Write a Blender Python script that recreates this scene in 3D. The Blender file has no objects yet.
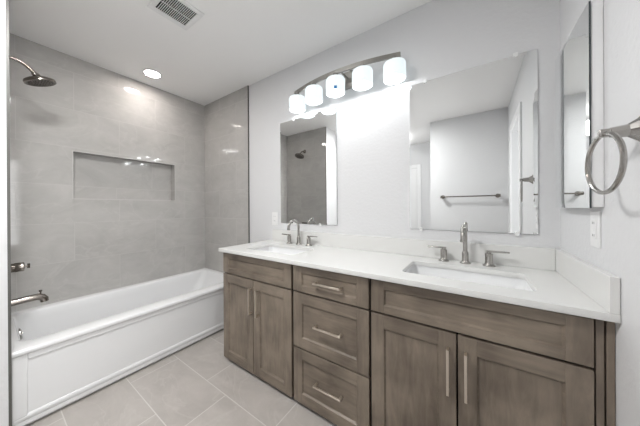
import bpy, bmesh, math, random
from mathutils import Vector, Matrix
random.seed(7)
PI = math.pi
scene = bpy.context.scene
COL = scene.collection

# ------------------------------------------------------------------ camera
cam_d = bpy.data.cameras.new('camera')
cam = bpy.data.objects.new('camera', cam_d)
COL.objects.link(cam)
yaw, pitch, roll = 0.62605, -0.00137, -0.00592
fw0 = Vector((-math.sin(yaw), math.cos(yaw), 0)); rt0 = Vector((math.cos(yaw), math.sin(yaw), 0)); up0 = Vector((0, 0, 1))
fw = fw0 * math.cos(pitch) + up0 * math.sin(pitch); up1 = up0 * math.cos(pitch) - fw0 * math.sin(pitch)
rt = rt0 * math.cos(roll) + up1 * math.sin(roll); up = up1 * math.cos(roll) - rt0 * math.sin(roll)
R = Matrix((rt, up, -fw)).transposed().to_4x4()
cam.matrix_world = Matrix.Translation((0.0896, -1.6129, 1.1750)) @ R
cam_d.sensor_fit = 'HORIZONTAL'; cam_d.sensor_width = 36.0
cam_d.lens = 231.93 / 640 * 36
cam_d.shift_x = 15.126 / 640; cam_d.shift_y = -5.372 / 640
cam_d.clip_start = 0.01
scene.camera = cam

# ------------------------------------------------------------------ world, exposure, lights
world = bpy.data.worlds.new('world'); scene.world = world
world.use_nodes = True
world.node_tree.nodes['Background'].inputs[0].default_value = (1.0, 1.0, 1.0, 1)
world.node_tree.nodes['Background'].inputs[1].default_value = 0.5
scene.view_settings.view_transform = 'Standard'
scene.view_settings.look = 'None'
scene.view_settings.gamma = 1.0
scene.view_settings.use_curve_mapping = False
scene.view_settings.exposure = 1.87
SHADE_E = 0.23          # glow of the frosted shades
BULB_W = 0.32           # each vanity bulb
CAN_TUB_E = 30.0       # lens of the can over the tub
ROOM_FILL_E = 39.0          # added flush ceiling lamp, fill light from behind the camera
HALL_FILL_E = 2.5           # added globe lamp, fill light in the passage
DAY_FILL_W = 11.0           # added daylight fill through an added window and the open door

def lamp_spot(name, loc, power, angle, blend=0.6, radius=0.06, color=(1, 1, 1)):
    l = bpy.data.lights.new(name, 'SPOT'); l.energy = power; l.spot_size = angle; l.spot_blend = blend
    l.shadow_soft_size = radius; l.color = color
    o = bpy.data.objects.new(name, l); o.location = loc; COL.objects.link(o); return o
def lamp_point(name, loc, power, radius=0.03, color=(1, 1, 1)):
    l = bpy.data.lights.new(name, 'POINT'); l.energy = power; l.shadow_soft_size = radius; l.color = color
    o = bpy.data.objects.new(name, l); o.location = loc; COL.objects.link(o); return o
def lamp_area(name, loc, power, size, color=(1, 1, 1), rot=(0, 0, 0)):
    l = bpy.data.lights.new(name, 'AREA'); l.energy = power; l.shape = 'DISK'; l.size = size; l.color = color
    o = bpy.data.objects.new(name, l); o.location = loc; o.rotation_euler = rot; COL.objects.link(o); return o

# ------------------------------------------------------------------ mesh helpers
class MB:
    """Collects shapes into one mesh; coordinates are world metres."""
    def __init__(s): s.bm = bmesh.new(); s.mi = 0
    def _face(s, vs):
        try:
            f = s.bm.faces.new(vs); f.material_index = s.mi; return f
        except ValueError: return None
    def box(s, x0, x1, y0, y1, z0, z1, mi=None):
        if mi is not None: s.mi = mi
        v = [s.bm.verts.new((x, y, z)) for z in (z0, z1) for y in (y0, y1) for x in (x0, x1)]
        for q in ((0, 2, 3, 1), (4, 5, 7, 6), (0, 1, 5, 4), (2, 6, 7, 3), (0, 4, 6, 2), (1, 3, 7, 5)):
            s._face([v[i] for i in q])
        return s
    def loft(s, loops, cap0=True, cap1=True, closed=True):
        L = [[s.bm.verts.new(p) for p in lp] for lp in loops]
        n = len(L[0])
        for a, b in zip(L, L[1:]):
            for i in range(n if closed else n - 1):
                j = (i + 1) % n
                s._face([a[i], a[j], b[j], b[i]])
        if cap0: s._face(list(reversed(L[0])))
        if cap1: s._face(L[-1])
        return s
    def tube(s, pts, rad, n=12, caps=True):
        pts = [Vector(p) for p in pts]
        rr = rad if isinstance(rad, (list, tuple)) else [rad] * len(pts)
        loops = []; ref = None
        for i, p in enumerate(pts):
            t = (pts[min(i + 1, len(pts) - 1)] - pts[max(i - 1, 0)]).normalized()
            if ref is None:
                ref = Vector((0, 0, 1)) if abs(t.z) < 0.9 else Vector((1, 0, 0))
            u = (ref - t * ref.dot(t)).normalized(); ref = u
            w = t.cross(u)
            loops.append([p + (u * math.cos(2 * PI * k / n) + w * math.sin(2 * PI * k / n)) * rr[i] for k in range(n)])
        return s.loft(loops, caps, caps)
    def lathe(s, prof, o, axis=(0, 0, 1), n=32, cap0=True, cap1=True, squash=None):
        """prof: list of (radius, height along axis)"""
        o = Vector(o); a = Vector(axis).normalized()
        u = (Vector((1, 0, 0)) if abs(a.x) < 0.9 else Vector((0, 1, 0))); u = (u - a * u.dot(a)).normalized(); w = a.cross(u)
        loops = [[o + a * h + (u * math.cos(2 * PI * k / n) + w * math.sin(2 * PI * k / n)) * r for k in range(n)] for r, h in prof]
        return s.loft(loops, cap0, cap1)
    def quad(s, *pts):
        s._face([s.bm.verts.new(p) for p in pts]); return s
    def torus(s, c, R_, r, e1, e2, n=48, m=10):
        c = Vector(c); e1 = Vector(e1).normalized(); e2 = Vector(e2).normalized(); e3 = e1.cross(e2)
        L = []
        for i in range(n):
            a = 2 * PI * i / n; d = e1 * math.cos(a) + e2 * math.sin(a)
            L.append([s.bm.verts.new(c + d * (R_ + r * math.cos(2 * PI * k / m)) + e3 * r * math.sin(2 * PI * k / m)) for k in range(m)])
        for i in range(n):
            a, b = L[i], L[(i + 1) % n]
            for k in range(m): s._face([a[k], a[(k + 1) % m], b[(k + 1) % m], b[k]])
        return s

def wloc(o):
    v = Vector((0, 0, 0))
    while o is not None: v += o.location; o = o.parent
    return v

def tag(o, label=None, cat=None, group=None, kind=None):
    if label: o['label'] = label
    if cat: o['category'] = cat
    if group: o['group'] = group
    if kind: o['kind'] = kind
    return o

def thing(name, loc, label, cat, group=None):
    o = bpy.data.objects.new(name, None); o.location = loc; o.empty_display_size = 0.05
    COL.objects.link(o); return tag(o, label, cat, group)

def obj(name, mb, mats, parent=None, bevel=0.0, smooth=True, origin=None, angle=35, segs=2, recalc=True):
    bm = mb.bm
    if recalc: bmesh.ops.recalc_face_normals(bm, faces=bm.faces)
    if parent is not None: base = wloc(parent)
    elif origin is not None: base = Vector(origin)
    else:
        xs = [v.co for v in bm.verts]
        base = Vector(((min(v.x for v in xs) + max(v.x for v in xs)) / 2, (min(v.y for v in xs) + max(v.y for v in xs)) / 2, min(v.z for v in xs)))
    bmesh.ops.translate(bm, verts=bm.verts, vec=-base)
    me = bpy.data.meshes.new(name); bm.to_mesh(me); bm.free()
    for m in (mats if isinstance(mats, (list, tuple)) else [mats]): me.materials.append(m)
    if smooth:
        me.polygons.foreach_set('use_smooth', [True] * len(me.polygons)); me.set_sharp_from_angle(angle=math.radians(angle))
    o = bpy.data.objects.new(name, me); COL.objects.link(o)
    if parent is not None: o.parent = parent
    else: o.location = base
    if bevel > 0:
        b = o.modifiers.new('bevel', 'BEVEL'); b.width = bevel; b.segments = segs; b.limit_method = 'ANGLE'; b.angle_limit = math.radians(40)
        b.harden_normals = False
    return o

def struct(name, mb, mats, label, cat, bevel=0.0, parent=None, origin=(0, 0, 0), smooth=False):
    o = obj(name, mb, mats, parent, bevel, smooth, origin)
    if parent is None: tag(o, label, cat, kind='structure')
    return o

def copy_tree(o, delta=None, parent=None):
    c = o.copy(); COL.objects.link(c)
    if parent is not None: c.parent = parent
    elif delta is not None: c.location = Vector(o.location) + Vector(delta)
    for ch in [x for x in bpy.data.objects if x.parent == o]: copy_tree(ch, None, c)
    return c

def rrect(x0, x1, y0, y1, r, z, n=6):
    r = min(r, (x1 - x0) / 2 - 1e-4, (y1 - y0) / 2 - 1e-4)
    out = []
    for cx, cy, a0 in ((x1 - r, y1 - r, 0), (x0 + r, y1 - r, PI / 2), (x0 + r, y0 + r, PI), (x1 - r, y0 + r, 1.5 * PI)):
        for k in range(n + 1):
            a = a0 + PI / 2 * k / n
            out.append((cx + r * math.cos(a), cy + r * math.sin(a), z))
    return out

# ------------------------------------------------------------------ materials
def new_mat(name):
    m = bpy.data.materials.new(name); m.use_nodes = True
    nt = m.node_tree; b = nt.nodes['Principled BSDF']
    return m, nt, b
def simple(name, col, rough=0.5, metal=0.0, noise=0.0, nscale=20, bump=0.0, bscale=80, coat=0.0):
    m, nt, b = new_mat(name)
    b.inputs['Base Color'].default_value = (*col, 1); b.inputs['Roughness'].default_value = rough; b.inputs['Metallic'].default_value = metal
    if coat: b.inputs['Coat Weight'].default_value = coat
    tc = nt.nodes.new('ShaderNodeTexCoord')
    if noise:
        n = nt.nodes.new('ShaderNodeTexNoise'); n.inputs['Scale'].default_value = nscale; n.inputs['Detail'].default_value = 4
        nt.links.new(tc.outputs['Object'], n.inputs['Vector'])
        r = nt.nodes.new('ShaderNodeValToRGB')
        r.color_ramp.elements[0].position = 0.3; r.color_ramp.elements[1].position = 0.7
        r.color_ramp.elements[0].color = (*[max(0, c * (1 - noise)) for c in col], 1); r.color_ramp.elements[1].color = (*[min(1, c * (1 + noise)) for c in col], 1)
        nt.links.new(n.outputs['Fac'], r.inputs['Fac']); nt.links.new(r.outputs['Color'], b.inputs['Base Color'])
    if bump:
        n2 = nt.nodes.new('ShaderNodeTexNoise'); n2.inputs['Scale'].default_value = bscale; n2.inputs['Detail'].default_value = 2
        nt.links.new(tc.outputs['Object'], n2.inputs['Vector'])
        bp = nt.nodes.new('ShaderNodeBump'); bp.inputs['Strength'].default_value = bump; bp.inputs['Distance'].default_value = 0.004
        nt.links.new(n2.outputs['Fac'], bp.inputs['Height']); nt.links.new(bp.outputs['Normal'], b.inputs['Normal'])
    return m

def tile_mat(name, axes, bw, rh, off, origin, cA, cB, vein, mortar, rough, mort=0.0014, amount=0.4):
    """large format stone-look tile; axes = which world axes run along / across the courses"""
    m, nt, b = new_mat(name); N = nt.nodes; L = nt.links
    tc = N.new('ShaderNodeTexCoord'); sx = N.new('ShaderNodeSeparateXYZ'); L.new(tc.outputs['Object'], sx.inputs[0])
    cx = N.new('ShaderNodeCombineXYZ')
    for k, a in enumerate(axes):
        ad = N.new('ShaderNodeMath'); ad.operation = 'ADD'; ad.inputs[1].default_value = -origin[k]
        L.new(sx.outputs['XYZ'.index(a)], ad.inputs[0]); L.new(ad.outputs[0], cx.inputs[k])
    br = N.new('ShaderNodeTexBrick'); br.offset = off; br.offset_frequency = 2; br.squash = 1.0
    br.inputs['Scale'].default_value = 1.0; br.inputs['Brick Width'].default_value = bw; br.inputs['Row Height'].default_value = rh
    br.inputs['Mortar Size'].default_value = mort; br.inputs['Mortar Smooth'].default_value = 0.2; br.inputs['Bias'].default_value = 0
    br.inputs['Color1'].default_value = (0, 0, 0, 1); br.inputs['Color2'].default_value = (1, 1, 1, 1); br.inputs['Mortar'].default_value = (0.5, 0.5, 0.5, 1)
    L.new(cx.outputs[0], br.inputs['Vector'])
    # clouds, shifted per tile
    sc = N.new('ShaderNodeVectorMath'); sc.operation = 'MULTIPLY_ADD'
    L.new(br.outputs['Color'], sc.inputs[0]); sc.inputs[1].default_value = (7, 3, 5); L.new(tc.outputs['Object'], sc.inputs[2])
    mpg = N.new('ShaderNodeMapping'); stretch = [1.0, 1.0, 1.0]; stretch['XYZ'.index(axes[1])] = 1.6; mpg.inputs['Scale'].default_value = stretch
    L.new(sc.outputs[0], mpg.inputs['Vector'])
    n1 = N.new('ShaderNodeTexNoise'); n1.inputs['Scale'].default_value = 3.4; n1.inputs['Detail'].default_value = 8; n1.inputs['Roughness'].default_value = 0.68; n1.inputs['Distortion'].default_value = 0.5
    L.new(mpg.outputs[0], n1.inputs['Vector'])
    r1 = N.new('ShaderNodeValToRGB'); r1.color_ramp.elements[0].position = 0.32; r1.color_ramp.elements[1].position = 0.68
    r1.color_ramp.elements[0].color = (*cA, 1); r1.color_ramp.elements[1].color = (*cB, 1)
    L.new(n1.outputs['Fac'], r1.inputs['Fac'])
    n2 = N.new('ShaderNodeTexNoise'); n2.inputs['Scale'].default_value = 1.7; n2.inputs['Detail'].default_value = 5; n2.inputs['Distortion'].default_value = 1.2
    L.new(mpg.outputs[0], n2.inputs['Vector'])
    r2 = N.new('ShaderNodeValToRGB')
    e = r2.color_ramp.elements; e[0].position = 0.485; e[0].color = (0, 0, 0, 1); e[1].position = 0.5; e[1].color = (1, 1, 1, 1)
    e3 = e.new(0.515); e3.color = (0, 0, 0, 1)
    L.new(n2.outputs['Fac'], r2.inputs['Fac'])
    mv = N.new('ShaderNodeMath'); mv.operation = 'MULTIPLY'; mv.inputs[1].default_value = amount; L.new(r2.outputs['Color'], mv.inputs[0])
    m1 = N.new('ShaderNodeMixRGB'); L.new(mv.outputs[0], m1.inputs[0]); L.new(r1.outputs['Color'], m1.inputs[1]); m1.inputs[2].default_value = (*vein, 1)
    m2 = N.new('ShaderNodeMixRGB'); L.new(br.outputs['Fac'], m2.inputs[0]); L.new(m1.outputs[0], m2.inputs[1]); m2.inputs[2].default_value = (*mortar, 1)
    L.new(m2.outputs[0], b.inputs['Base Color'])
    mr = N.new('ShaderNodeMath'); mr.operation = 'MULTIPLY_ADD'; mr.inputs[1].default_value = 0.5; mr.inputs[2].default_value = rough
    L.new(br.outputs['Fac'], mr.inputs[0]); L.new(mr.outputs[0], b.inputs['Roughness'])
    bp = N.new('ShaderNodeBump'); bp.inputs['Strength'].default_value = 0.25; bp.inputs['Distance'].default_value = 0.002; bp.invert = True
    L.new(br.outputs['Fac'], bp.inputs['Height']); L.new(bp.outputs['Normal'], b.inputs['Normal'])
    return m

def wood_mat(name, axis, dark, light, rough=0.42):
    m, nt, b = new_mat(name); N = nt.nodes; L = nt.links
    tc = N.new('ShaderNodeTexCoord'); oi = N.new('ShaderNodeObjectInfo')
    ad = N.new('ShaderNodeVectorMath'); ad.operation = 'MULTIPLY_ADD'
    L.new(oi.outputs['Random'], ad.inputs[0]); ad.inputs[1].default_value = (13, 7, 11); L.new(tc.outputs['Object'], ad.inputs[2])
    mp = N.new('ShaderNodeMapping'); L.new(ad.outputs[0], mp.inputs['Vector'])
    s = [9, 9, 9]; s['XYZ'.index(axis)] = 1.3; mp.inputs['Scale'].default_value = s
    n1 = N.new('ShaderNodeTexNoise'); n1.inputs['Scale'].default_value = 3.5; n1.inputs['Detail'].default_value = 8; n1.inputs['Roughness'].default_value = 0.65; n1.inputs['Distortion'].default_value = 0.6
    L.new(mp.outputs[0], n1.inputs['Vector'])
    n2 = N.new('ShaderNodeTexNoise'); n2.inputs['Scale'].default_value = 5; n2.inputs['Detail'].default_value = 3; L.new(ad.outputs[0], n2.inputs['Vector'])
    mx = N.new('ShaderNodeMath'); mx.operation = 'MULTIPLY_ADD'; mx.inputs[1].default_value = 0.55; L.new(n2.outputs['Fac'], mx.inputs[0])
    ml = N.new('ShaderNodeMath'); ml.operation = 'MULTIPLY'; ml.inputs[1].default_value = 0.45; L.new(n1.outputs['Fac'], ml.inputs[0]); L.new(ml.outputs[0], mx.inputs[2])
    r = N.new('ShaderNodeValToRGB'); e = r.color_ramp.elements
    e[0].position = 0.36; e[0].color = (*dark, 1); e[1].position = 0.62; e[1].color = (*light, 1)
    L.new(mx.outputs[0], r.inputs['Fac']); L.new(r.outputs['Color'], b.inputs['Base Color'])
    b.inputs['Roughness'].default_value = rough
    bp = N.new('ShaderNodeBump'); bp.inputs['Strength'].default_value = 0.06; bp.inputs['Distance'].default_value = 0.002
    L.new(n1.outputs['Fac'], bp.inputs['Height']); L.new(bp.outputs['Normal'], b.inputs['Normal'])
    return m

def emit_mat(name, col, strength, base=(0.9, 0.9, 0.9), rough=0.4):
    m, nt, b = new_mat(name)
    b.inputs['Base Color'].default_value = (*base, 1); b.inputs['Roughness'].default_value = rough
    b.inputs['Emission Color'].default_value = (*col, 1); b.inputs['Emission Strength'].default_value = strength
    return m

M = {}
M['wall'] = simple('wall paint', (0.70, 0.703, 0.712), 0.55, bump=0.32, bscale=55)
M['ceiling'] = simple('ceiling paint', (0.91, 0.905, 0.90), 0.75, bump=0.10, bscale=70)
TA, TB, TV, TM = (0.42, 0.41, 0.394), (0.50, 0.489, 0.471), (0.53, 0.519, 0.501), (0.50, 0.489, 0.471)
M['tile_left'] = tile_mat('wall tile long wall', 'YZ', 0.61, 0.312, 0.5, (-1.172, 0.433), TA, TB, TV, TM, 0.055)
M['tile_end'] = tile_mat('wall tile end walls', 'XZ', 0.61, 0.312, 0.5, (-2.594, 0.433), TA, TB, TV, TM, 0.055)
M['floor'] = tile_mat('floor tile', 'XY', 0.61, 0.313, 0.345, (-0.56, -0.73), (0.39, 0.362, 0.337), (0.475, 0.445, 0.417), (0.52, 0.495, 0.468), (0.60, 0.58, 0.553), 0.28, mort=0.0028, amount=0.35)
M['wood_v'] = wood_mat('stained wood vertical grain', 'Z', (0.118, 0.093, 0.071), (0.250, 0.205, 0.160))
M['wood_h'] = wood_mat('stained wood horizontal grain', 'X', (0.118, 0.093, 0.071), (0.250, 0.205, 0.160))
M['gap_shade'] = simple('cabinet interior shade', (0.012, 0.010, 0.008), 0.8)  # near black: shade of the gaps and interior is in the colour
M['quartz'] = simple('white quartz', (0.73, 0.73, 0.715), 0.14, noise=0.008, nscale=14)
M['ceramic'] = simple('white ceramic', (0.84, 0.845, 0.85), 0.10)
M['acrylic'] = simple('white acrylic', (0.78, 0.785, 0.79), 0.16)
M['nickel'] = simple('brushed nickel', (0.41, 0.395, 0.375), 0.22, 1.0)
M['nickel_dark'] = simple('nickel darkened for reflections', (0.28, 0.255, 0.232), 0.18, 1.0)  # darker copy of the nickel, reflected dark surroundings put into the colour
M['nickel_bright'] = simple('satin nickel pull', (0.62, 0.56, 0.49), 0.33, 1.0)
M['steel_trim'] = simple('tile edge trim', (0.10, 0.098, 0.09), 0.45, 0.2)
M['niche_trim'] = simple('niche edge trim', (0.50, 0.49, 0.475), 0.35, 0.1)
M['nickel_lamp'] = simple('lamp bar nickel', (0.36, 0.35, 0.325), 0.35, 1.0)
M['mirror'] = simple('mirror silvering', (0.90, 0.915, 0.915), 0.0, 1.0)
M['mirror_edge'] = simple('mirror edge', (0.05, 0.06, 0.065), 0.2)
M['glass_edge'] = simple('mirror glass edge', (0.55, 0.60, 0.60), 0.15)
M['next_wall'] = simple('greige wall paint', (0.36, 0.35, 0.335), 0.6)
M['white_plastic'] = simple('white plastic', (0.82, 0.82, 0.82), 0.35)
M['white_paint'] = simple('white trim paint', (0.84, 0.84, 0.845), 0.35)
M['dark'] = simple('dark opening', (0.012, 0.012, 0.012), 0.8)
M['grey_back'] = simple('vent duct', (0.012, 0.012, 0.012), 0.8)
M['blue'] = simple('blue sticker', (0.03, 0.22, 0.55), 0.5)
M['shade'] = emit_mat('frosted glass shade', (0.86, 0.965, 1.0), SHADE_E, (0.32, 0.335, 0.345))
M['bulb'] = emit_mat('bulb glass', (1.0, 0.99, 0.97), 1.5)
M['lens'] = emit_mat('downlight lens', (1.0, 0.92, 0.87), CAN_TUB_E)
M['globe'] = emit_mat('fill lamp diffuser', (1.0, 0.995, 0.985), ROOM_FILL_E)
M['globe2'] = emit_mat('passage fill globe glass', (1.0, 0.995, 0.985), HALL_FILL_E)

# ------------------------------------------------------------------ dimensions
XL, XW, H = -2.594, 0.43, 2.437
XT = -1.79                       # where the tile ends
YW = -1.546                      # alcove end wall
YF = -2.318                      # wall behind the camera
XC = -0.452                      # its left end
YH = -3.5                        # far wall of the passage
CT = 0.864                       # countertop height
XA = 1.75                        # far wall of the next room

# ------------------------------------------------------------------ the room
struct('floor', MB().box(XL - 0.15, XA + 0.12, YH - 0.15, 0.15, -0.08, 0), M['floor'], 'pale greige rectangular tile floor with light grout', 'floor')
struct('ceiling', MB().box(XL - 0.15, XA + 0.12, YH - 0.15, 0.15, H, H + 0.08), M['ceiling'], 'flat white painted ceiling', 'ceiling')
struct('wall_back', MB().box(XL - 0.15, XW + 0.15, 0, 0.12, 0, H), M['wall'], 'white painted wall carrying the mirrors and vanity light', 'wall')
# long tiled wall with a niche
NY0, NY1, NZ0, NZ1, ND = -1.178, -0.370, 1.261, 1.652, 0.085
mb = MB(); xo = XL - 0.13
y0, y1 = YW - 0.02, 0.0
mb.box(xo, XL, y0, NY0, 0, H); mb.box(xo, XL, NY1, y1, 0, H)
mb.box(xo, XL, NY0, NY1, 0, NZ0); mb.box(xo, XL, NY0, NY1, NZ1, H); mb.box(xo, XL - ND, NY0, NY1, NZ0, NZ1)
struct('wall_left', mb, M['tile_left'], 'long grey stone-look tiled wall with a recessed niche beside the tub', 'wall')
mb = MB(); t = 0.007
for a in ((NY0 - t, NY1 + t, NZ0 - t, NZ0), (NY0 - t, NY1 + t, NZ1, NZ1 + t), (NY0 - t, NY0, NZ0, NZ1), (NY1, NY1 + t, NZ0, NZ1)):
    mb.box(XL - 0.004, XL + 0.002, *a)
struct('trim_1', mb, M['niche_trim'], 'thin grey metal edging around the tiled wall niche', 'trim')
struct('wall_back_tile', MB().box(XL, XT, -0.011, 0, 0, H), M['tile_end'], 'grey tiled end wall of the tub alcove beyond the vanity', 'wall')
struct('trim_2', MB().box(XT, XT + 0.006, -0.0125, 0, 0.0, H), M['steel_trim'], 'dark metal edge strip where the tile meets the vanity wall', 'trim')
# near end wall of the alcove
struct('wall_front_tile', MB().box(XL, XT - 0.004, YW, YW + 0.010, 0, H), M['tile_end'], 'grey tiled end wall behind the shower head and tub spout', 'wall')
struct('trim_3', MB().box(XT - 0.004, XT + 0.001, YW, YW + 0.0105, 0.0, H), M['steel_trim'], 'dark metal tile edge strip at the far left of the view', 'trim')
struct('wall_wing', MB().box(XL - 0.13, XT, YW - 0.20, YW, 0, H), M['wall'], 'white wall end beside the tub alcove at the far left', 'wall')
struct('wall_passage', MB().box(XT - 0.12, XT, YH, YW - 0.20, 0, H), M['wall'], 'white side wall of the passage seen only in the mirrors', 'wall')
struct('wall_far', MB().box(XL, XC + 0.1, YH - 0.12, YH, 0, H), M['wall'], 'white end wall of the passage seen in the right mirror', 'wall')
struct('wall_front', MB().box(XC, XW + 0.12, YF - 0.12, YF, 0, H), M['wall'], 'white wall with the towel bar, seen in the right mirror', 'wall')
struct('wall_closet', MB().box(XC, XC + 0.1, YH, YF - 0.12, 0, H), M['wall'], 'white return wall of the passage', 'wall')
# right wall with a doorway
DY0, DY1, DZ = -1.95, -1.27, 2.03
mb = MB()
mb.box(XW, XW + 0.12, DY1, 0, 0, H); mb.box(XW, XW + 0.12, YF, DY0, 0, H); mb.box(XW, XW + 0.12, DY0, DY1, DZ, H)
struct('wall_right', mb, M['wall'], 'white painted wall on the right with the medicine cabinet and towel ring', 'wall')
def casing(name, axis, a0, a1, ztop, face, depth, label):
    mb = MB(); w = 0.07
    for s in ((a0 - w, a0, 0, ztop + w), (a1, a1 + w, 0, ztop + w), (a0, a1, ztop, ztop + w)):
        if axis == 'Y': mb.box(face - depth, face, s[0], s[1], s[2], s[3])
        else: mb.box(s[0], s[1], face, face + depth, s[2], s[3])
    struct(name, mb, M['white_paint'], label, 'trim', bevel=0.003)
casing('trim_4', 'Y', DY0, DY1, DZ, XW, 0.016, 'white door casing on the right wall behind the camera')
def door(name, axis, a0, a1, z1, d0, d1, label, hpos):
    root = thing(name, (0, 0, 0), label, 'door'); root['kind'] = 'structure'
    if axis == 'Y': root.location = (d0, (a0 + a1) / 2, 0)
    else: root.location = ((a0 + a1) / 2, d0, 0)
    mb = MB()
    def bx(p0, p1, q0, q1, z0, z2):
        if axis == 'Y': mb.box(min(q0, q1), max(q0, q1), p0, p1, z0, z2)
        else: mb.box(p0, p1, min(q0, q1), max(q0, q1), z0, z2)
    g = 0.004; s = 0.11
    A0, A1 = a0 + g, a1 - g
    din = d0 + (d1 - d0) * 0.25
    bx(A0, A0 + s, d0, d1, 0.01, z1 - g); bx(A1 - s, A1, d0, d1, 0.01, z1 - g)
    for zz in ((0.01, 0.2), (0.93, 1.05), (z1 - g - s, z1 - g)): bx(A0 + s, A1 - s, d0, d1, *zz)
    for zz in ((0.2, 0.93), (1.05, z1 - g - s)): bx(A0 + s, A1 - s, din, d1, *zz)
    obj('door_panel', mb, M['white_paint'], root, bevel=0.002)
    sg = -1 if d1 > d0 else 1
    hm = MB()
    if axis == 'Y':
        hm.lathe([(0.028, 0), (0.028, 0.008), (0.012, 0.012), (0.012, 0.045)], (d0, hpos, 0.95), (sg, 0, 0), 20)
        hm.tube([(d0 + sg * 0.045, hpos, 0.95), (d0 + sg * 0.047, hpos - 0.1, 0.95)], 0.009, 10)
    else:
        hm.lathe([(0.028, 0), (0.028, 0.008), (0.012, 0.012), (0.012, 0.045)], (hpos, d0, 0.95), (0, sg, 0), 20)
        hm.tube([(hpos, d0 + sg * 0.045, 0.95), (hpos + 0.1, d0 + sg * 0.047, 0.95)], 0.009, 10)
    tag(obj('handle', hm, M['nickel'], root), 'nickel lever handle')
door('door_1', 'X', XW + 0.125, XW + 0.125 + 0.80, DZ, DY1 + 0.007, DY1 + 0.045, 'white panel door standing open behind the camera', XW + 0.85)
# the next room beyond the doorway, with a window added for daylight fill
WY0, WY1, WZ0, WZ1 = -2.25, -0.85, 0.45, 2.15
mb = MB(); x0, x1 = XA, XA + 0.12
mb.box(x0, x1, -2.9, WY0, 0, H); mb.box(x0, x1, WY1, -0.3, 0, H); mb.box(x0, x1, WY0, WY1, 0, WZ0); mb.box(x0, x1, WY0, WY1, WZ1, H)
struct('wall_next_room', mb, M['next_wall'], 'greige wall with the added window, in the room beyond the open door', 'wall')
struct('wall_next_room_front', MB().box(XW + 0.12, XA, -3.02, -2.9, 0, H), M['next_wall'], 'greige side wall of the room beyond the open door', 'wall')
struct('wall_next_room_back', MB().box(XW + 0.12, XA, -0.42, -0.3, 0, H), M['next_wall'], 'greige wall of the room beyond, behind the vanity side', 'wall')
struct('wall_next_room_side', MB().box(XW, XW + 0.12, -3.02, YF - 0.12, 0, H), M['next_wall'], 'short greige wall of the room beyond the open door', 'wall')
mb = MB(); w = 0.045
for q in ((WY0, WY0 + w, WZ0, WZ1), (WY1 - w, WY1, WZ0, WZ1), (WY0 + w, WY1 - w, WZ0, WZ0 + w), (WY0 + w, WY1 - w, WZ1 - w, WZ1), ((WY0 + WY1) / 2 - w / 2, (WY0 + WY1) / 2 + w / 2, WZ0 + w, WZ1 - w)):
    mb.box(XA + 0.03, XA + 0.08, *q)
struct('added_window', mb, M['white_paint'], 'added white framed window for fill light, unseen beyond the open door', 'window')
l = lamp_area('window_fill_light', (XA + 0.13, (WY0 + WY1) / 2, (WZ0 + WZ1) / 2), DAY_FILL_W, 1.4, (0.985, 0.993, 1.0), (0, PI / 2, 0))  # added fill lamp behind the added window
l.data.shape = 'RECTANGLE'; l.data.size = WZ1 - WZ0; l.data.size_y = WY1 - WY0
casing('trim_5', 'X', -1.62, -0.86, 1.95, YH, 0.016, 'white door casing at the end of the passage, in the mirror')
door('door_2', 'X', -1.62, -0.86, 1.95, YH + 0.012, YH - 0.0, 'white door at the end of the passage, seen in the mirror', -1.55)
def skirting(name, x0, x1, y0, y1, label):
    struct(name, MB().box(x0, x1, y0, y1, 0, 0.085), M['white_paint'], label, 'baseboard', bevel=0.003)
skirting('baseboard_wing', XT, XT + 0.012, YH + 0.02, YW - 0.004, 'white baseboard at the foot of the wall end on the far left')
skirting('baseboard_front', XC, XW, YF, YF + 0.012, 'white baseboard under the towel bar wall')
skirting('baseboard_right', XW - 0.012, XW, DY1 + 0.07, -0.62, 'white baseboard on the right wall near the door')

# ------------------------------------------------------------------ ceiling fittings
def can(name, x, y, mat, label, r=0.078, group=None):
    root = thing(name, (x, y, H), label, 'ceiling light', group)
    obj('trim_ring', MB().lathe([(r, 0), (r, -0.004), (r - 0.006, -0.008), (r - 0.016, -0.008), (r - 0.019, -0.003), (r - 0.019, 0)], (x, y, H), (0, 0, 1), 40, False, False), M['white_plastic'], root)
    obj('lens', MB().lathe([(r - 0.018, -0.001), (r - 0.018, -0.004), (0.001, -0.005)], (x, y, H), (0, 0, 1), 40), mat, root)
    return root
can('ceiling_light', -2.335, -0.685, M['lens'], 'round white recessed downlight in the ceiling above the bathtub')
def fill_globe(x, y, z, mat, label, r=0.12):
    root = thing('fill_globe_light', (x, y, H), label, 'ceiling light')
    obj('canopy', MB().lathe([(0.065, 0), (0.065, -0.012), (0.05, -0.022), (0.012, -0.026)], (x, y, H), (0, 0, 1), 36), M['nickel'], root)
    obj('stem', MB().tube([(x, y, H - 0.024), (x, y, z + r - 0.006)], 0.008, 12), M['nickel'], root)
    prof = [(r * math.sin(PI * k / 24) + 1e-4, -r * math.cos(PI * k / 24)) for k in range(25)]
    obj('globe', MB().lathe(prof, (x, y, z), (0, 0, 1), 40), mat, root)
def fill_flush(x, y, mat, label, r=0.17):
    root = thing('fill_ceiling_light', (x, y, H), label, 'ceiling light')
    obj('rim', MB().lathe([(r, 0), (r, -0.018), (r - 0.006, -0.021), (r - 0.012, -0.018), (r - 0.012, 0)], (x, y, H), (0, 0, 1), 48, False, False), M['white_plastic'], root)
    obj('diffuser', MB().lathe([(r - 0.013, -0.002), (r - 0.013, -0.016), (r - 0.05, -0.019), (0.001, -0.020)], (x, y, H), (0, 0, 1), 48), mat, root)
fill_flush(-0.98, -1.59, M['globe'], 'added round white flush fill light over the open floor, unseen behind the camera')  # added lamp, fills the room with light from out of view
fill_globe(-1.15, -2.85, 2.20, M['globe2'], 'added white glass globe fill light in the passage, outside the view')  # added lamp, brightens the passage from out of view

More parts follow.
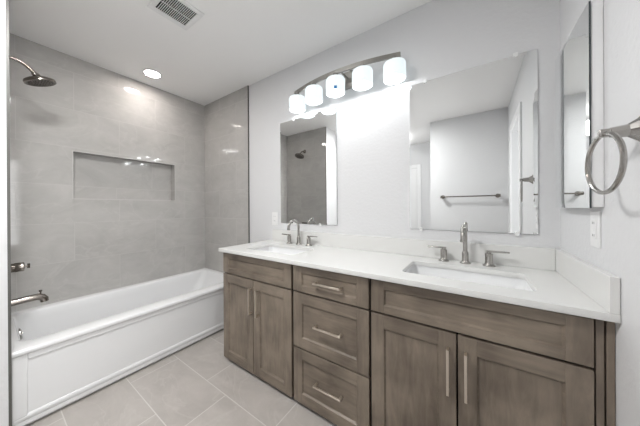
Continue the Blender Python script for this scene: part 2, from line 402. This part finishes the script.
vx0, vx1, vy0, vy1 = -1.515, -1.350, -0.980, -0.800
root = thing('exhaust_vent', ((vx0 + vx1) / 2, (vy0 + vy1) / 2, H), 'square white exhaust vent with dark slots in the ceiling', 'vent')
mb = MB(); b_ = 0.034
X0, X1, Y0, Y1 = vx0 - b_, vx1 + b_, vy0 - b_, vy1 + b_
for a in ((X0, vx0, Y0, Y1), (vx1, X1, Y0, Y1), (vx0, vx1, Y0, vy0), (vx0, vx1, vy1, Y1)): mb.box(*a, H - 0.009, H)
obj('frame', mb, M['white_plastic'], root, bevel=0.004)
obj('duct_shade', MB().box(vx0, vx1, vy0, vy1, H - 0.002, H), M['grey_back'], root)  # flat black sheet, the shade inside the vent put into colour
mb = MB(); n = 17; st = (vy1 - vy0) / n
for i in range(1, n):
    yy = vy0 + st * i; mb.box(vx0, vx1, yy - 0.0014, yy + 0.0014, H - 0.008, H - 0.004)
for k in (0.5,):
    xx = vx0 + (vx1 - vx0) * k; mb.box(xx - 0.0018, xx + 0.0018, vy0, vy1, H - 0.008, H - 0.005)
obj('grille', mb, M['white_plastic'], root)

# ------------------------------------------------------------------ bathtub
ZR = 0.432
TX0, TX1 = XL, -1.832
root = thing('bathtub', ((TX0 + TX1) / 2, YW / 2, 0), 'glossy white alcove bathtub with a panelled front apron', 'bathtub')
ya, yb = YW + 0.011, -0.012
mb = MB()
def ring(x0, x1, y0_, y1_, r, z): return rrect(x0, x1, y0_, y1_, r, z, 8)
ix0, ix1, iy0, iy1 = -2.515, -1.955, -1.497, -0.075
loops = [ring(TX0 + .002, -1.862, ya, yb, 0.004, 0.37), ring(TX0 + .002, TX1 - .010, ya, yb, 0.004, 0.400), ring(TX0 + .002, TX1 - .002, ya, yb, 0.005, 0.405), ring(TX0 + .002, TX1, ya, yb, 0.005, 0.411), ring(TX0 + .002, TX1, ya, yb, 0.005, ZR - 0.009),
         ring(TX0 + .002, TX1 - 0.003, ya, yb, 0.006, ZR - 0.003), ring(TX0 + .002, TX1 - 0.010, ya, yb, 0.008, ZR),
         ring(ix0 - 0.016, ix1 + 0.016, iy0 - 0.016, iy1 + 0.016, 0.075, ZR + 0.001), ring(ix0 - 0.005, ix1 + 0.005, iy0 - 0.005, iy1 + 0.005, 0.066, ZR - 0.003),
         ring(ix0, ix1, iy0, iy1, 0.062, ZR - 0.012), ring(ix0 + 0.006, ix1 - 0.006, iy0 + 0.006, iy1 - 0.012, 0.062, ZR - 0.06),
         ring(ix0 + 0.035, ix1 - 0.035, iy0 + 0.035, iy1 - 0.15, 0.10, 0.16), ring(ix0 + 0.05, ix1 - 0.05, iy0 + 0.05, iy1 - 0.20, 0.11, 0.11),
         ring(ix0 + 0.09, ix1 - 0.09, iy0 + 0.09, iy1 - 0.27, 0.11, 0.085)]
mb.loft(loops, False, True)
obj('shell', mb, M['acrylic'], root, angle=50)
mb = MB(); xf = -1.843
mb.box(-1.90, xf - 0.007, ya, yb, 0.02, 0.400)                      # recessed field
mb.box(-1.90, xf, ya, ya + 0.055, 0.07, 0.400); mb.box(-1.90, xf, yb - 0.055, yb, 0.07, 0.400)
mb.box(-1.90, xf, ya + 0.055, yb - 0.055, 0.368, 0.400)
mb.loft([[(-1.90, y, 0), (-1.876, y, 0), (-1.866, y, 0.010), (-1.858, y, 0.030), (-1.850, y, 0.046), (-1.844, y, 0.060), (-1.845, y, 0.072), (xf - 0.007, y, 0.082), (-1.90, y, 0.082)] for y in (ya, yb)])
obj('apron', mb, M['acrylic'], root, bevel=0.005, segs=3)
mb = MB().lathe([(0.036, 0), (0.036, 0.006), (0.030, 0.010), (0.012, 0.011)], (-2.255, iy0 + 0.012, 0.376), (0, 1, 0.10), 28)
mb.lathe([(0.006, 0.010), (0.006, 0.016)], (-2.255, iy0 + 0.012, 0.376), (0, 1, 0.10), 12)
tag(obj('overflow_plate', mb, M['nickel'], root), 'round nickel overflow plate')
tag(obj('drain', MB().lathe([(0.035, 0), (0.035, 0.004), (0.02, 0.006), (0.018, 0.012)], (-2.22, -1.27, 0.0845), (0, 0, 1), 28), M['nickel'], root), 'round nickel drain')

# shower fittings on the alcove end wall
yt = YW + 0.010
SX = -2.205
root = thing('rain_shower', (SX, yt, 2.105), 'nickel rain shower head on a curved arm above the tub', 'shower head')
obj('flange', MB().lathe([(0.030, 0), (0.029, 0.005), (0.018, 0.014), (0.011, 0.018)], (SX, yt, 2.108), (0, 1, 0), 28), M['nickel_dark'], root)
pts = [(SX, yt + 0.005, 2.108), (SX, yt + 0.035, 2.106), (SX, yt + 0.062, 2.099), (SX, yt + 0.083, 2.087), (SX, yt + 0.100, 2.072), (SX, yt + 0.116, 2.055)]
obj('arm', MB().tube(pts, 0.0095, 14), M['nickel_dark'], root)
c = Vector((SX, -1.392, 2.004)); ax = Vector((0, 0.33, -0.94)).normalized()   # spray direction
neck = Vector(pts[-1])
mb = MB()
mb.lathe([(0.012, -0.004), (0.016, 0.004), (0.016, 0.014), (0.012, 0.02)], neck, (c - neck).normalized(), 20)
obj('ball_joint', mb, M['nickel_dark'], root)
mb = MB().lathe([(0.014, -0.052), (0.017, -0.040), (0.024, -0.034), (0.040, -0.029), (0.060, -0.022), (0.073, -0.015), (0.0765, -0.009), (0.076, 0.003), (0.071, 0.005)], c, ax, 40, True, False)
obj('bell', mb, M['nickel_dark'], root)
fm = MB().lathe([(0.071, 0.005), (0.066, 0.0035), (0.001, 0.0035)], c, ax, 40, False, True)
e1 = Vector((1, 0, 0)); e2 = ax.cross(e1)
for rr, k in ((0.014, 6), (0.028, 12), (0.042, 18), (0.056, 24)):
    for i in range(k):
        a = 2 * PI * i / k; q = c + (e1 * math.cos(a) + e2 * math.sin(a)) * rr
        fm.lathe([(0.0034, 0.0035), (0.0026, 0.008)], q, ax, 6, False, True)
tag(obj('spray_face', fm, simple('spray face', (0.16, 0.145, 0.135), 0.3, 0.9), root), 'dark spray face dotted with nozzles')

VZ = 0.812
root = thing('shower_valve', (SX, yt, VZ), 'nickel shower valve with a stubby lever handle above the tub spout', 'tap')
obj('escutcheon', MB().lathe([(0.075, 0), (0.074, 0.004), (0.066, 0.008), (0.03, 0.010)], (SX, yt, VZ), (0, 1, 0), 40), M['nickel_dark'], root)
mb = MB().lathe([(0.027, 0.008), (0.027, 0.030), (0.029, 0.033), (0.029, 0.066), (0.026, 0.070), (0.012, 0.071)], (SX, yt, VZ), (0, 1, 0), 32)
h = obj('handle', mb, M['nickel_dark'], root)
mb = MB().tube([(SX, yt + 0.068, VZ), (SX, yt + 0.088, VZ)], 0.006, 10)
mb.tube([(SX, yt + 0.088, VZ - 0.012), (SX, yt + 0.088, VZ + 0.016)], 0.0065, 10)
obj('lever', mb, M['nickel_dark'], h)

SZ = 0.598
root = thing('tub_spout', (SX, yt, SZ), 'long nickel tub spout with a diverter knob below the valve', 'tap')
obj('flange', MB().lathe([(0.034, 0), (0.033, 0.005), (0.022, 0.012)], (SX, yt, SZ), (0, 1, 0), 28), M['nickel_dark'], root)
P_ = [(SX, yt + 0.004, SZ), (SX, yt + 0.05, SZ + 0.002), (SX, yt + 0.10, SZ + 0.005), (SX, yt + 0.125, SZ + 0.005), (SX, yt + 0.143, SZ - 0.002), (SX, yt + 0.153, SZ - 0.014), (SX, yt + 0.155, SZ - 0.032)]
obj('spout', MB().tube(P_, [0.021, 0.021, 0.021, 0.0215, 0.0215, 0.0205, 0.019], 18), M['nickel_dark'], root)
mb = MB().tube([(SX, yt + 0.137, SZ + 0.015), (SX, yt + 0.137, SZ + 0.036)], 0.004, 8)
mb.lathe([(0.004, 0), (0.008, 0.003), (0.008, 0.010), (0.005, 0.012)], (SX, yt + 0.137, SZ + 0.034), (0, 0, 1), 14)
obj('diverter_knob', mb, M['nickel_dark'], root)

# ------------------------------------------------------------------ vanity cabinets
CY = -0.530                        # face of the doors and drawers
ZB, ZC = 0.024, 0.838
G = 0.0045                         # half gap between fronts
WOODS = [M['wood_v'], M['wood_h'], M['gap_shade']]
def carcass(parent, x0, x1, end_left=False):
    mb = MB(); yf, ybk, t = CY + 0.021, -0.004, 0.018
    mb.box(x0, x0 + t, yf + 0.004, ybk, ZB, ZC, 0 if end_left else 2); mb.box(x1 - t, x1, yf + 0.004, ybk, ZB, ZC, 2)
    mb.box(x0 + t, x1 - t, yf + 0.02, ybk, ZB, ZB + t, 2); mb.box(x0 + t, x1 - t, ybk - 0.006, ybk, ZB + t, ZC - 0.12, 2)
    # near-black strips, the shade of the gaps put into colour
    mb.box(x0 + t, x1 - t, yf + 0.004, yf + 0.018, ZC - 0.022, ZC, 2)
    mb.box(x0 + t, x1 - t, yf + 0.004, yf + 0.018, ZB, ZB + 0.03, 2)
    obj('body', mb, WOODS, parent, bevel=0.001)
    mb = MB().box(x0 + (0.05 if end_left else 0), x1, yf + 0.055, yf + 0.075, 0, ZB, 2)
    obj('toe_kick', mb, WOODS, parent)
def front(name, parent, x0, x1, z0, z1, horiz, stile=0.058, rail=0.058, kind='shaker'):
    """framed front with a recessed panel; frame pieces keep their own grain direction"""
    mb = MB(); ybk = CY + 0.020; pr = 0.009
    mb.box(x0, x0 + stile, CY, ybk, z0, z1, 0); mb.box(x1 - stile, x1, CY, ybk, z0, z1, 0)
    mb.box(x0 + stile, x1 - stile, CY, ybk, z0, z0 + rail, 1); mb.box(x0 + stile, x1 - stile, CY, ybk, z1 - rail, z1, 1)
    mb.box(x0 + stile, x1 - stile, CY + pr, ybk - 0.002, z0 + rail, z1 - rail, 1 if horiz else 0)
    # bevelled inner edge of the frame
    a0, a1, c0, c1 = x0 + stile, x1 - stile, z0 + rail, z1 - rail; w = 0.006
    mb.mi = 1
    mb.loft([[(a0, CY, c0), (a1, CY, c0), (a1, CY, c1), (a0, CY, c1)], [(a0 + w, CY + pr, c0 + w), (a1 - w, CY + pr, c0 + w), (a1 - w, CY + pr, c1 - w), (a0 + w, CY + pr, c1 - w)]], False, False)
    return obj(name, mb, WOODS, parent, bevel=0.0012)
def pull(parent, x, z, length, vertical):
    mb = MB(); r = 0.0047; yo = CY - 0.028
    if vertical:
        mb.box(x - r, x + r, yo - 0.005, yo + 0.005, z - length / 2, z + length / 2)
        for s in (-1, 1): mb.box(x - r, x + r, yo + 0.005, CY + 0.001, z + s * (length / 2 - 0.008) - 0.006, z + s * (length / 2 - 0.008) + 0.006)
    else:
        mb.box(x - length / 2, x + length / 2, yo - 0.005, yo + 0.005, z - r, z + r)
        for s in (-1, 1): mb.box(x + s * (length / 2 - 0.008) - 0.006, x + s * (length / 2 - 0.008) + 0.006, yo + 0.005, CY + 0.001, z - r, z + r)
    return tag(obj('handle', mb, M['nickel_bright'], parent, bevel=0.0015), 'slim satin nickel bar pull')

ZD = 0.6765                        # line between the upper fronts and the doors
def sink_base(x0, x1, xs, label, hx, hz, fx0, fx1):
    root = thing('vanity_cabinet', ((x0 + x1) / 2, -0.26, 0), label, 'cabinet')
    carcass(root, x0, x1, x0 < -1)
    tag(front('false_drawer', root, fx0, fx1, ZD + G, 0.829, True, 0.060, 0.036), 'framed false drawer front without a handle')
    for (a, b, hxx) in ((fx0, xs - 0.003, hx[0]), (xs + 0.003, fx1, hx[1])):
        d = front('door', root, a, b, ZB + 0.002, ZD - G, False, 0.060, 0.062)
        pull(d, hxx, hz[0], hz[1], True)
    return root
sink_base(-1.478, -0.790, -1.138, 'grey-brown two-door sink cabinet nearest the bathtub', (-1.152, -1.083), (0.530, 0.178), -1.476, -0.799)
sink_base(-0.311, 0.389, 0.038, 'grey-brown two-door sink cabinet nearest the right wall', (0.008, 0.066), (0.527, 0.178), -0.306, 0.387)
x0, x1 = -0.788, -0.313
root = thing('vanity_cabinet', ((x0 + x1) / 2, -0.26, 0), 'grey-brown three-drawer cabinet between the two sink cabinets', 'cabinet')
carcass(root, x0, x1)
for (z0, z1, rl, hz) in ((ZD + G, 0.829, 0.036, 0.755), (0.352, ZD - G, 0.060, 0.513), (ZB + 0.002, 0.344, 0.060, 0.190)):
    d = front('drawer', root, x0 + 0.005, x1 - 0.005, z0, z1, True, 0.062, rl)
    pull(d, -0.541, hz, 0.168, False)
root = thing('cabinet_filler', (0.41, CY, 0), 'narrow grey-brown filler strips between the cabinet and right wall', 'cabinet filler')
obj('strip', MB().box(0.3915, 0.4085, CY + 0.006, CY + 0.026, 0.0, ZC, 0), WOODS, root, bevel=0.001)
obj('strip', MB().box(0.4125, 0.4285, CY + 0.004, CY + 0.024, 0.0, ZC, 0), WOODS, root, bevel=0.001)

# ------------------------------------------------------------------ countertop, splashes, sinks
CX0, CX1, CYF = -1.496, 0.4285, -0.558
SINKS = ((-1.318, -0.860), (-0.190, 0.281))
SY0, SY1 = -0.442, -0.166
def plate_with_holes(outer, holes, z0, z1):
    cu = bpy.data.curves.new('tmp', 'CURVE'); cu.dimensions = '2D'; cu.fill_mode = 'BOTH'; cu.extrude = (z1 - z0) / 2
    for lp in [outer] + holes:
        sp = cu.splines.new('POLY'); sp.points.add(len(lp) - 1); sp.use_cyclic_u = True
        for i, p in enumerate(lp): sp.points[i].co = (p[0], p[1], 0, 1)
    o = bpy.data.objects.new('tmp', cu); COL.objects.link(o)
    dg = bpy.context.evaluated_depsgraph_get()
    me = bpy.data.meshes.new_from_object(o.evaluated_get(dg))
    bpy.data.objects.remove(o); bpy.data.curves.remove(cu)
    mb = MB(); mb.bm.from_mesh(me); bpy.data.meshes.remove(me)
    bmesh.ops.remove_doubles(mb.bm, verts=mb.bm.verts, dist=1e-5)
    bmesh.ops.translate(mb.bm, verts=mb.bm.verts, vec=(0, 0, (z0 + z1) / 2))
    for f in mb.bm.faces: f.material_index = 0
    return mb
holes = [rrect(a, b, SY0, SY1, 0.028, 0, 6) for a, b in SINKS]
mb = plate_with_holes([(CX0, CYF), (CX1, CYF), (CX1, -0.001), (CX0, -0.001)], holes, CT - 0.024, CT)
tag(obj('countertop', mb, M['quartz'], bevel=0.0015, smooth=False), 'long white quartz countertop with two rectangular sink cutouts', 'countertop')
tag(obj('backsplash', MB().box(-1.442, 0.4085, -0.020, -0.001, CT + 0.0005, CT + 0.106), M['quartz'], bevel=0.001), 'long low white quartz backsplash strip under the mirrors', 'backsplash')
tag(obj('sidesplash', MB().box(0.409, 0.4285, CYF + 0.001, -0.001, CT + 0.0005, CT + 0.106), M['quartz'], bevel=0.001), 'short white quartz splash strip against the right wall', 'backsplash')
def sink(a, b, label):
    root = thing('sink', ((a + b) / 2, (SY0 + SY1) / 2, CT - 0.17), label, 'sink', 'undermount sinks')
    o = 0.006
    inner = [(0 - o, 0.034, CT - 0.0245), (0 - o + 0.002, 0.034, CT - 0.05), (0.012, 0.05, CT - 0.13), (0.028, 0.06, CT - 0.147), (0.06, 0.07, CT - 0.153)]
    L = [rrect(a + d, b - d, SY0 + d, SY1 - d, r, z, 6) for d, r, z in inner]
    outer = [(-0.03, 0.05, CT - 0.0245), (-0.03, 0.05, CT - 0.032), (-0.014, 0.05, CT - 0.04), (0.0, 0.06, CT - 0.14), (0.05, 0.07, CT - 0.165)]
    Lo = [rrect(a + d, b - d, SY0 + d, SY1 - d, r, z, 6) for d, r, z in outer]
    mb = MB().loft(list(reversed(Lo)) + L, True, True)
    obj('basin', mb, M['ceramic'], root, angle=40)
    cx = (a + b) / 2; cy = (SY0 + SY1) / 2 + 0.03
    obj('drain', MB().lathe([(0.022, 0), (0.022, 0.003), (0.014, 0.004), (0.013, 0.008)], (cx, cy, CT - 0.153), (0, 0, 1), 24), M['nickel'], root)
    return root
sink(*SINKS[0], 'white rectangular undermount sink at the bathtub end of the counter')
sink(*SINKS[1], 'white rectangular undermount sink nearest the right wall')

# ------------------------------------------------------------------ faucets
FY = -0.072
def faucet(x, label, turn):
    root = thing('faucet', (x, FY, CT), label, 'faucet', 'widespread faucets')
    mb = MB().lathe([(0.026, 0), (0.026, 0.004), (0.019, 0.010), (0.0155, 0.016), (0.0155, 0.060), (0.013, 0.063), (0.012, 0.066)], (x, FY, CT), (0, 0, 1), 28)
    obj('spout_base', mb, M['nickel'], root)
    d = Vector((math.sin(turn), -math.cos(turn), 0)); o = Vector((x, FY, CT)); Rr = 0.063
    pts = [o + Vector((0, 0, 0.062)), o + Vector((0, 0, 0.10)), o + Vector((0, 0, 0.143))]
    for k in range(1, 13):
        a = PI * k / 12
        pts.append(o + d * (Rr - Rr * math.cos(a)) + Vector((0, 0, 0.143 + Rr * math.sin(a))))
    pts.append(o + d * 2 * Rr + Vector((0, 0, 0.137)))
    obj('spout', MB().tube(pts, 0.0105, 16), M['nickel'], root)
    obj('aerator', MB().lathe([(0.0125, 0), (0.0120, -0.010), (0.008, -0.012)], pts[-1] + Vector((0, 0, 0.004)), (0, 0, 1), 20), M['nickel'], root)
    for s in (-1, 1):
        hx = x + s * 0.1015
        mb = MB().lathe([(0.027, 0), (0.027, 0.004), (0.019, 0.010), (0.0165, 0.016), (0.0165, 0.064), (0.015, 0.066)], (hx, FY, CT), (0, 0, 1), 26)
        mb.lathe([(0.010, 0.064), (0.010, 0.072)], (hx, FY, CT), (0, 0, 1), 20)
        h = obj('handle', mb, M['nickel'], root)
        mb = MB().loft([[(hx - s * 0.012, FY + j * w, CT + z) for j, z in ((-1, 0.070), (1, 0.070), (1, 0.080), (-1, 0.080))] if q == 0 else
                        [(hx + s * 0.082, FY + j * w * 0.75, CT + z) for j, z in ((-1, 0.073), (1, 0.073), (1, 0.081), (-1, 0.081))] for q, w in ((0, 0.0085), (1, 0.0085))])
        obj('lever', mb, M['nickel'], h, bevel=0.002)
    return root
faucet(-1.090, 'nickel gooseneck faucet with two lever handles at the sink by the tub', -0.03)
faucet(0.056, 'nickel gooseneck faucet with two lever handles at the sink by the right wall', -0.06)

# ------------------------------------------------------------------ mirrors
MZ0, MZ1 = 1.034, 1.951
MT = 0.0069                        # the mirrors hang a hair out of square
def bevelled_mirror(name, parent, frame, w, hgt, t, bw, bd, mats):
    """glass plate in a local frame: origin corner, u, v, n (outwards). Front has a shallow bevel of width bw."""
    o, u, v, n = [Vector(q) for q in frame]
    def p(a, b, c): return o + u * a + v * b + n * c
    mb = MB(); mb.mi = 1
    back = [p(0, 0, 0), p(w, 0, 0), p(w, hgt, 0), p(0, hgt, 0)]
    edge = [p(0, 0, t - bd), p(w, 0, t - bd), p(w, hgt, t - bd), p(0, hgt, t - bd)]
    inn = [p(bw, bw, t), p(w - bw, bw, t), p(w - bw, hgt - bw, t), p(bw, hgt - bw, t)]
    mb.loft([back, edge], True, False); mb.mi = 0
    B = [mb.bm.verts.new(q) for q in edge]; C_ = [mb.bm.verts.new(q) for q in inn]
    for i in range(4): mb._face([B[i], B[(i + 1) % 4], C_[(i + 1) % 4], C_[i]])
    mb._face(C_)
    return obj(name, mb, mats, parent, smooth=False)
def vanity_mirror(x0, x1, label, clips):
    root = thing('mirror', ((x0 + x1) / 2, 0, MZ0), label, 'mirror')
    bevelled_mirror('glass', root, ((x0, -0.0008, MZ0), (math.cos(MT), -math.sin(MT), 0), (0, 0, 1), (-math.sin(MT), -math.cos(MT), 0)), x1 - x0, MZ1 - MZ0, 0.0055, 0.012, 0.0003, [M['mirror'], M['glass_edge']])
    for (cx, top) in clips:
        z = MZ1 if top else MZ0; s = 1 if top else -1
        mb = MB().box(cx - 0.008, cx + 0.008, -0.0125, -0.0105, z - s * 0.010 if top else z - 0.012, z + 0.012 if top else z + 0.010)
        mb.box(cx - 0.008, cx + 0.008, -0.0105, 0.0, (z + 0.0005) if top else z - 0.012, z + 0.012 if top else z - 0.0005)
        obj('clip', mb, M['white_plastic'], root, bevel=0.001)
vanity_mirror(-1.349, -0.764, 'frameless rectangular wall mirror above the sink by the tub', ((-0.946, True), (-1.19, True), (-1.19, False), (-0.92, False)))
vanity_mirror(-0.237, 0.352, 'frameless rectangular wall mirror above the sink by the right wall', ((-0.146, True), (0.272, True), (-0.172, False), (0.275, False)))

# medicine cabinet on the right wall
MY0, MY1, MCZ0, MCZ1, MXF = -0.460, -0.078, 1.167, 1.838, 0.396
root = thing('medicine_cabinet', (XW, (MY0 + MY1) / 2, MCZ0), 'white medicine cabinet with a mirrored door on the right wall', 'medicine cabinet')
obj('body', MB().box(MXF + 0.007, XW - 0.0005, MY0 + 0.004, MY1 - 0.004, MCZ0 + 0.003, MCZ1 - 0.003), M['white_paint'], root, bevel=0.0015)
d = bevelled_mirror('door', root, ((MXF + 0.006, MY0, MCZ0), (0, 1, 0), (0, 0, 1), (-1, 0, 0)), MY1 - MY0, MCZ1 - MCZ0, 0.006, 0.020, 0.0015, [M['mirror'], M['mirror_edge']])
tag(d, 'mirrored door with a bevelled edge')

# towel ring
root = thing('towel_ring', (XW, -0.670, 1.362), 'nickel towel ring on the right wall beside the medicine cabinet', 'towel ring')
ty, tz = -0.670, 1.362
mb = MB().lathe([(0.033, 0), (0.033, 0.006), (0.027, 0.011), (0.016, 0.026), (0.0125, 0.054)], (XW, ty, tz), (-1, 0, 0), 8)
obj('post', mb, M['nickel'], root, angle=25)
mb = MB().box(XW - 0.074, XW - 0.048, ty - 0.009, ty + 0.009, tz - 0.010, tz + 0.010)
obj('holder', mb, M['nickel'], root, bevel=0.003)
mb = MB().torus((XW - 0.064, ty, tz - 0.078), 0.0755, 0.0056, (0.10, -1, 0), (0, 0, 1))
obj('ring', mb, M['nickel'], root)

# towel bar behind the camera (in the mirrors)
bx0, bx1, bz, byy = -0.291, 0.324, 1.312, YF + 0.062
root = thing('towel_bar', ((bx0 + bx1) / 2, YF, bz), 'long nickel towel bar on the white wall, seen in the right mirror', 'towel bar')
obj('bar', MB().tube([(bx0, byy, bz), (bx1, byy, bz)], 0.0085, 14), M['nickel_dark'], root)
for x in (bx0, bx1):
    mb = MB().lathe([(0.027, 0), (0.027, 0.006), (0.022, 0.012), (0.016, 0.04), (0.0155, 0.078)], (x, YF, bz), (0, 1, 0), 20)
    mb.tube([(x - 0.024, byy, bz), (x + 0.024, byy, bz)], 0.020, 16)
    obj('bracket', mb, M['nickel_dark'], root)

# outlets
def outlet(x, y, z, face, label):
    """face: 'Y' plate on the vanity wall, 'X' on the right wall"""
    root = thing('outlet', (x, y, z), label, 'outlet')
    def bx(mb, a0, a1, d0, d1, z0, z1):
        if face == 'Y': mb.box(x + a0, x + a1, y - d1, y - d0, z + z0, z + z1)
        else: mb.box(x - d1, x - d0, y + a0, y + a1, z + z0, z + z1)
        return mb
    obj('plate', bx(MB(), -0.036, 0.036, 0, 0.005, -0.061, 0.061), M['white_plastic'], root, bevel=0.002)
    obj('receptacle', bx(MB(), -0.0168, 0.0168, 0.0045, 0.0075, -0.0335, 0.0335), M['white_plastic'], root, bevel=0.001)
    for s in (-1, 1):
        for a in (-0.0065, 0.0065): obj('slot', bx(MB(), a - 0.0011, a + 0.0011, 0.0072, 0.0078, s * 0.021 - 0.004, s * 0.021 + 0.004), M['dark'], root)
        obj('button', bx(MB(), -0.008, 0.008, 0.0072, 0.0085, s * 0.0035 - 0.0025, s * 0.0035 + 0.0025), M['white_plastic'], root)
outlet(-1.425, 0, 1.07, 'Y', 'white outlet plate beside the left mirror, near the tub')
outlet(XW, -0.397, 1.095, 'X', 'white outlet plate on the right wall under the medicine cabinet')

# ------------------------------------------------------------------ vanity light
LX, LL = -0.70, 0.39
def ly(t): return -(0.080 + 0.060 * (1 - t * t))
ZS0, ZS1 = 1.985, 2.088
root = thing('vanity_light', (LX, 0, 2.10), 'curved nickel vanity light bar with five glowing white shades above the mirrors', 'wall light')
obj('backplate', MB().box(-0.695, -0.590, -0.022, 0, 2.060, 2.185), M['nickel_lamp'], root, bevel=0.004)
mb = MB()
for xx in (-0.665, -0.60): mb.tube([(xx, -0.02, 2.138), (xx, ly((xx - LX) / LL) + 0.004, 2.138)], 0.007, 10)
obj('bracket', mb, M['nickel_lamp'], root)
loops = []; NB = 32
for k in range(NB + 1):
    t = -1.09 + 2.18 * k / NB; x = LX + LL * t; y = ly(t)
    loops.append([(x, y - 0.006, 2.122), (x, y + 0.006, 2.122), (x, y + 0.006, 2.151), (x, y - 0.006, 2.151)])
obj('bar', MB().loft(loops), M['nickel_lamp'], root, angle=50)
for i, t in enumerate((-1, -.5, 0, .5, 1)):
    x, y = LX + LL * t, ly(t)
    obj('socket', MB().lathe([(0.012, 0.034), (0.012, 0.026), (0.022, 0.022), (0.022, 0.0), (0.027, -0.003), (0.027, -0.008)], (x, y, 2.094), (0, 0, 1), 20), M['nickel'], root)
    r = 0.068; hh = ZS1 - ZS0
    prof = [(0.024, hh + 0.004), (r - 0.014, hh + 0.002), (r - 0.004, hh - 0.003), (r, hh - 0.012), (r, 0.004), (r - 0.001, 0.0), (r - 0.0035, 0.0), (r - 0.0035, hh - 0.012), (r - 0.012, hh - 0.006), (0.022, hh - 0.003)]
    sh = obj('lamp_shade', MB().lathe(prof, (x, y, ZS0), (0, 0, 1), 36, False, False), M['shade'], root)
    obj('bulb', MB().lathe([(0.013, 0.100), (0.014, 0.080), (0.024, 0.062), (0.027, 0.048), (0.022, 0.032), (0.010, 0.024), (0.001, 0.022)], (x, y, ZS0), (0, 0, 1), 20), M['bulb'], sh)
    if i == 2:
        dv = Vector((0.473, -0.881, 0)); sv = Vector((0.881, 0.473, 0)); c = Vector((x, y, 1.998)) + dv * (r + 0.0008)
        mb = MB().loft([[c + sv * a + Vector((0, 0, b)) + dv * q for a, b in ((-.010, -.010), (.010, -.010), (.010, .010), (-.010, .010))] for q in (-0.004, 0.0005)])
        tag(obj('sticker', mb, M['blue'], sh), 'small square blue sticker')
    lamp_point('vanity_bulb_light', (x, y, ZS0 + 0.012), BULB_W, 0.022, (0.97, 0.99, 1.0))
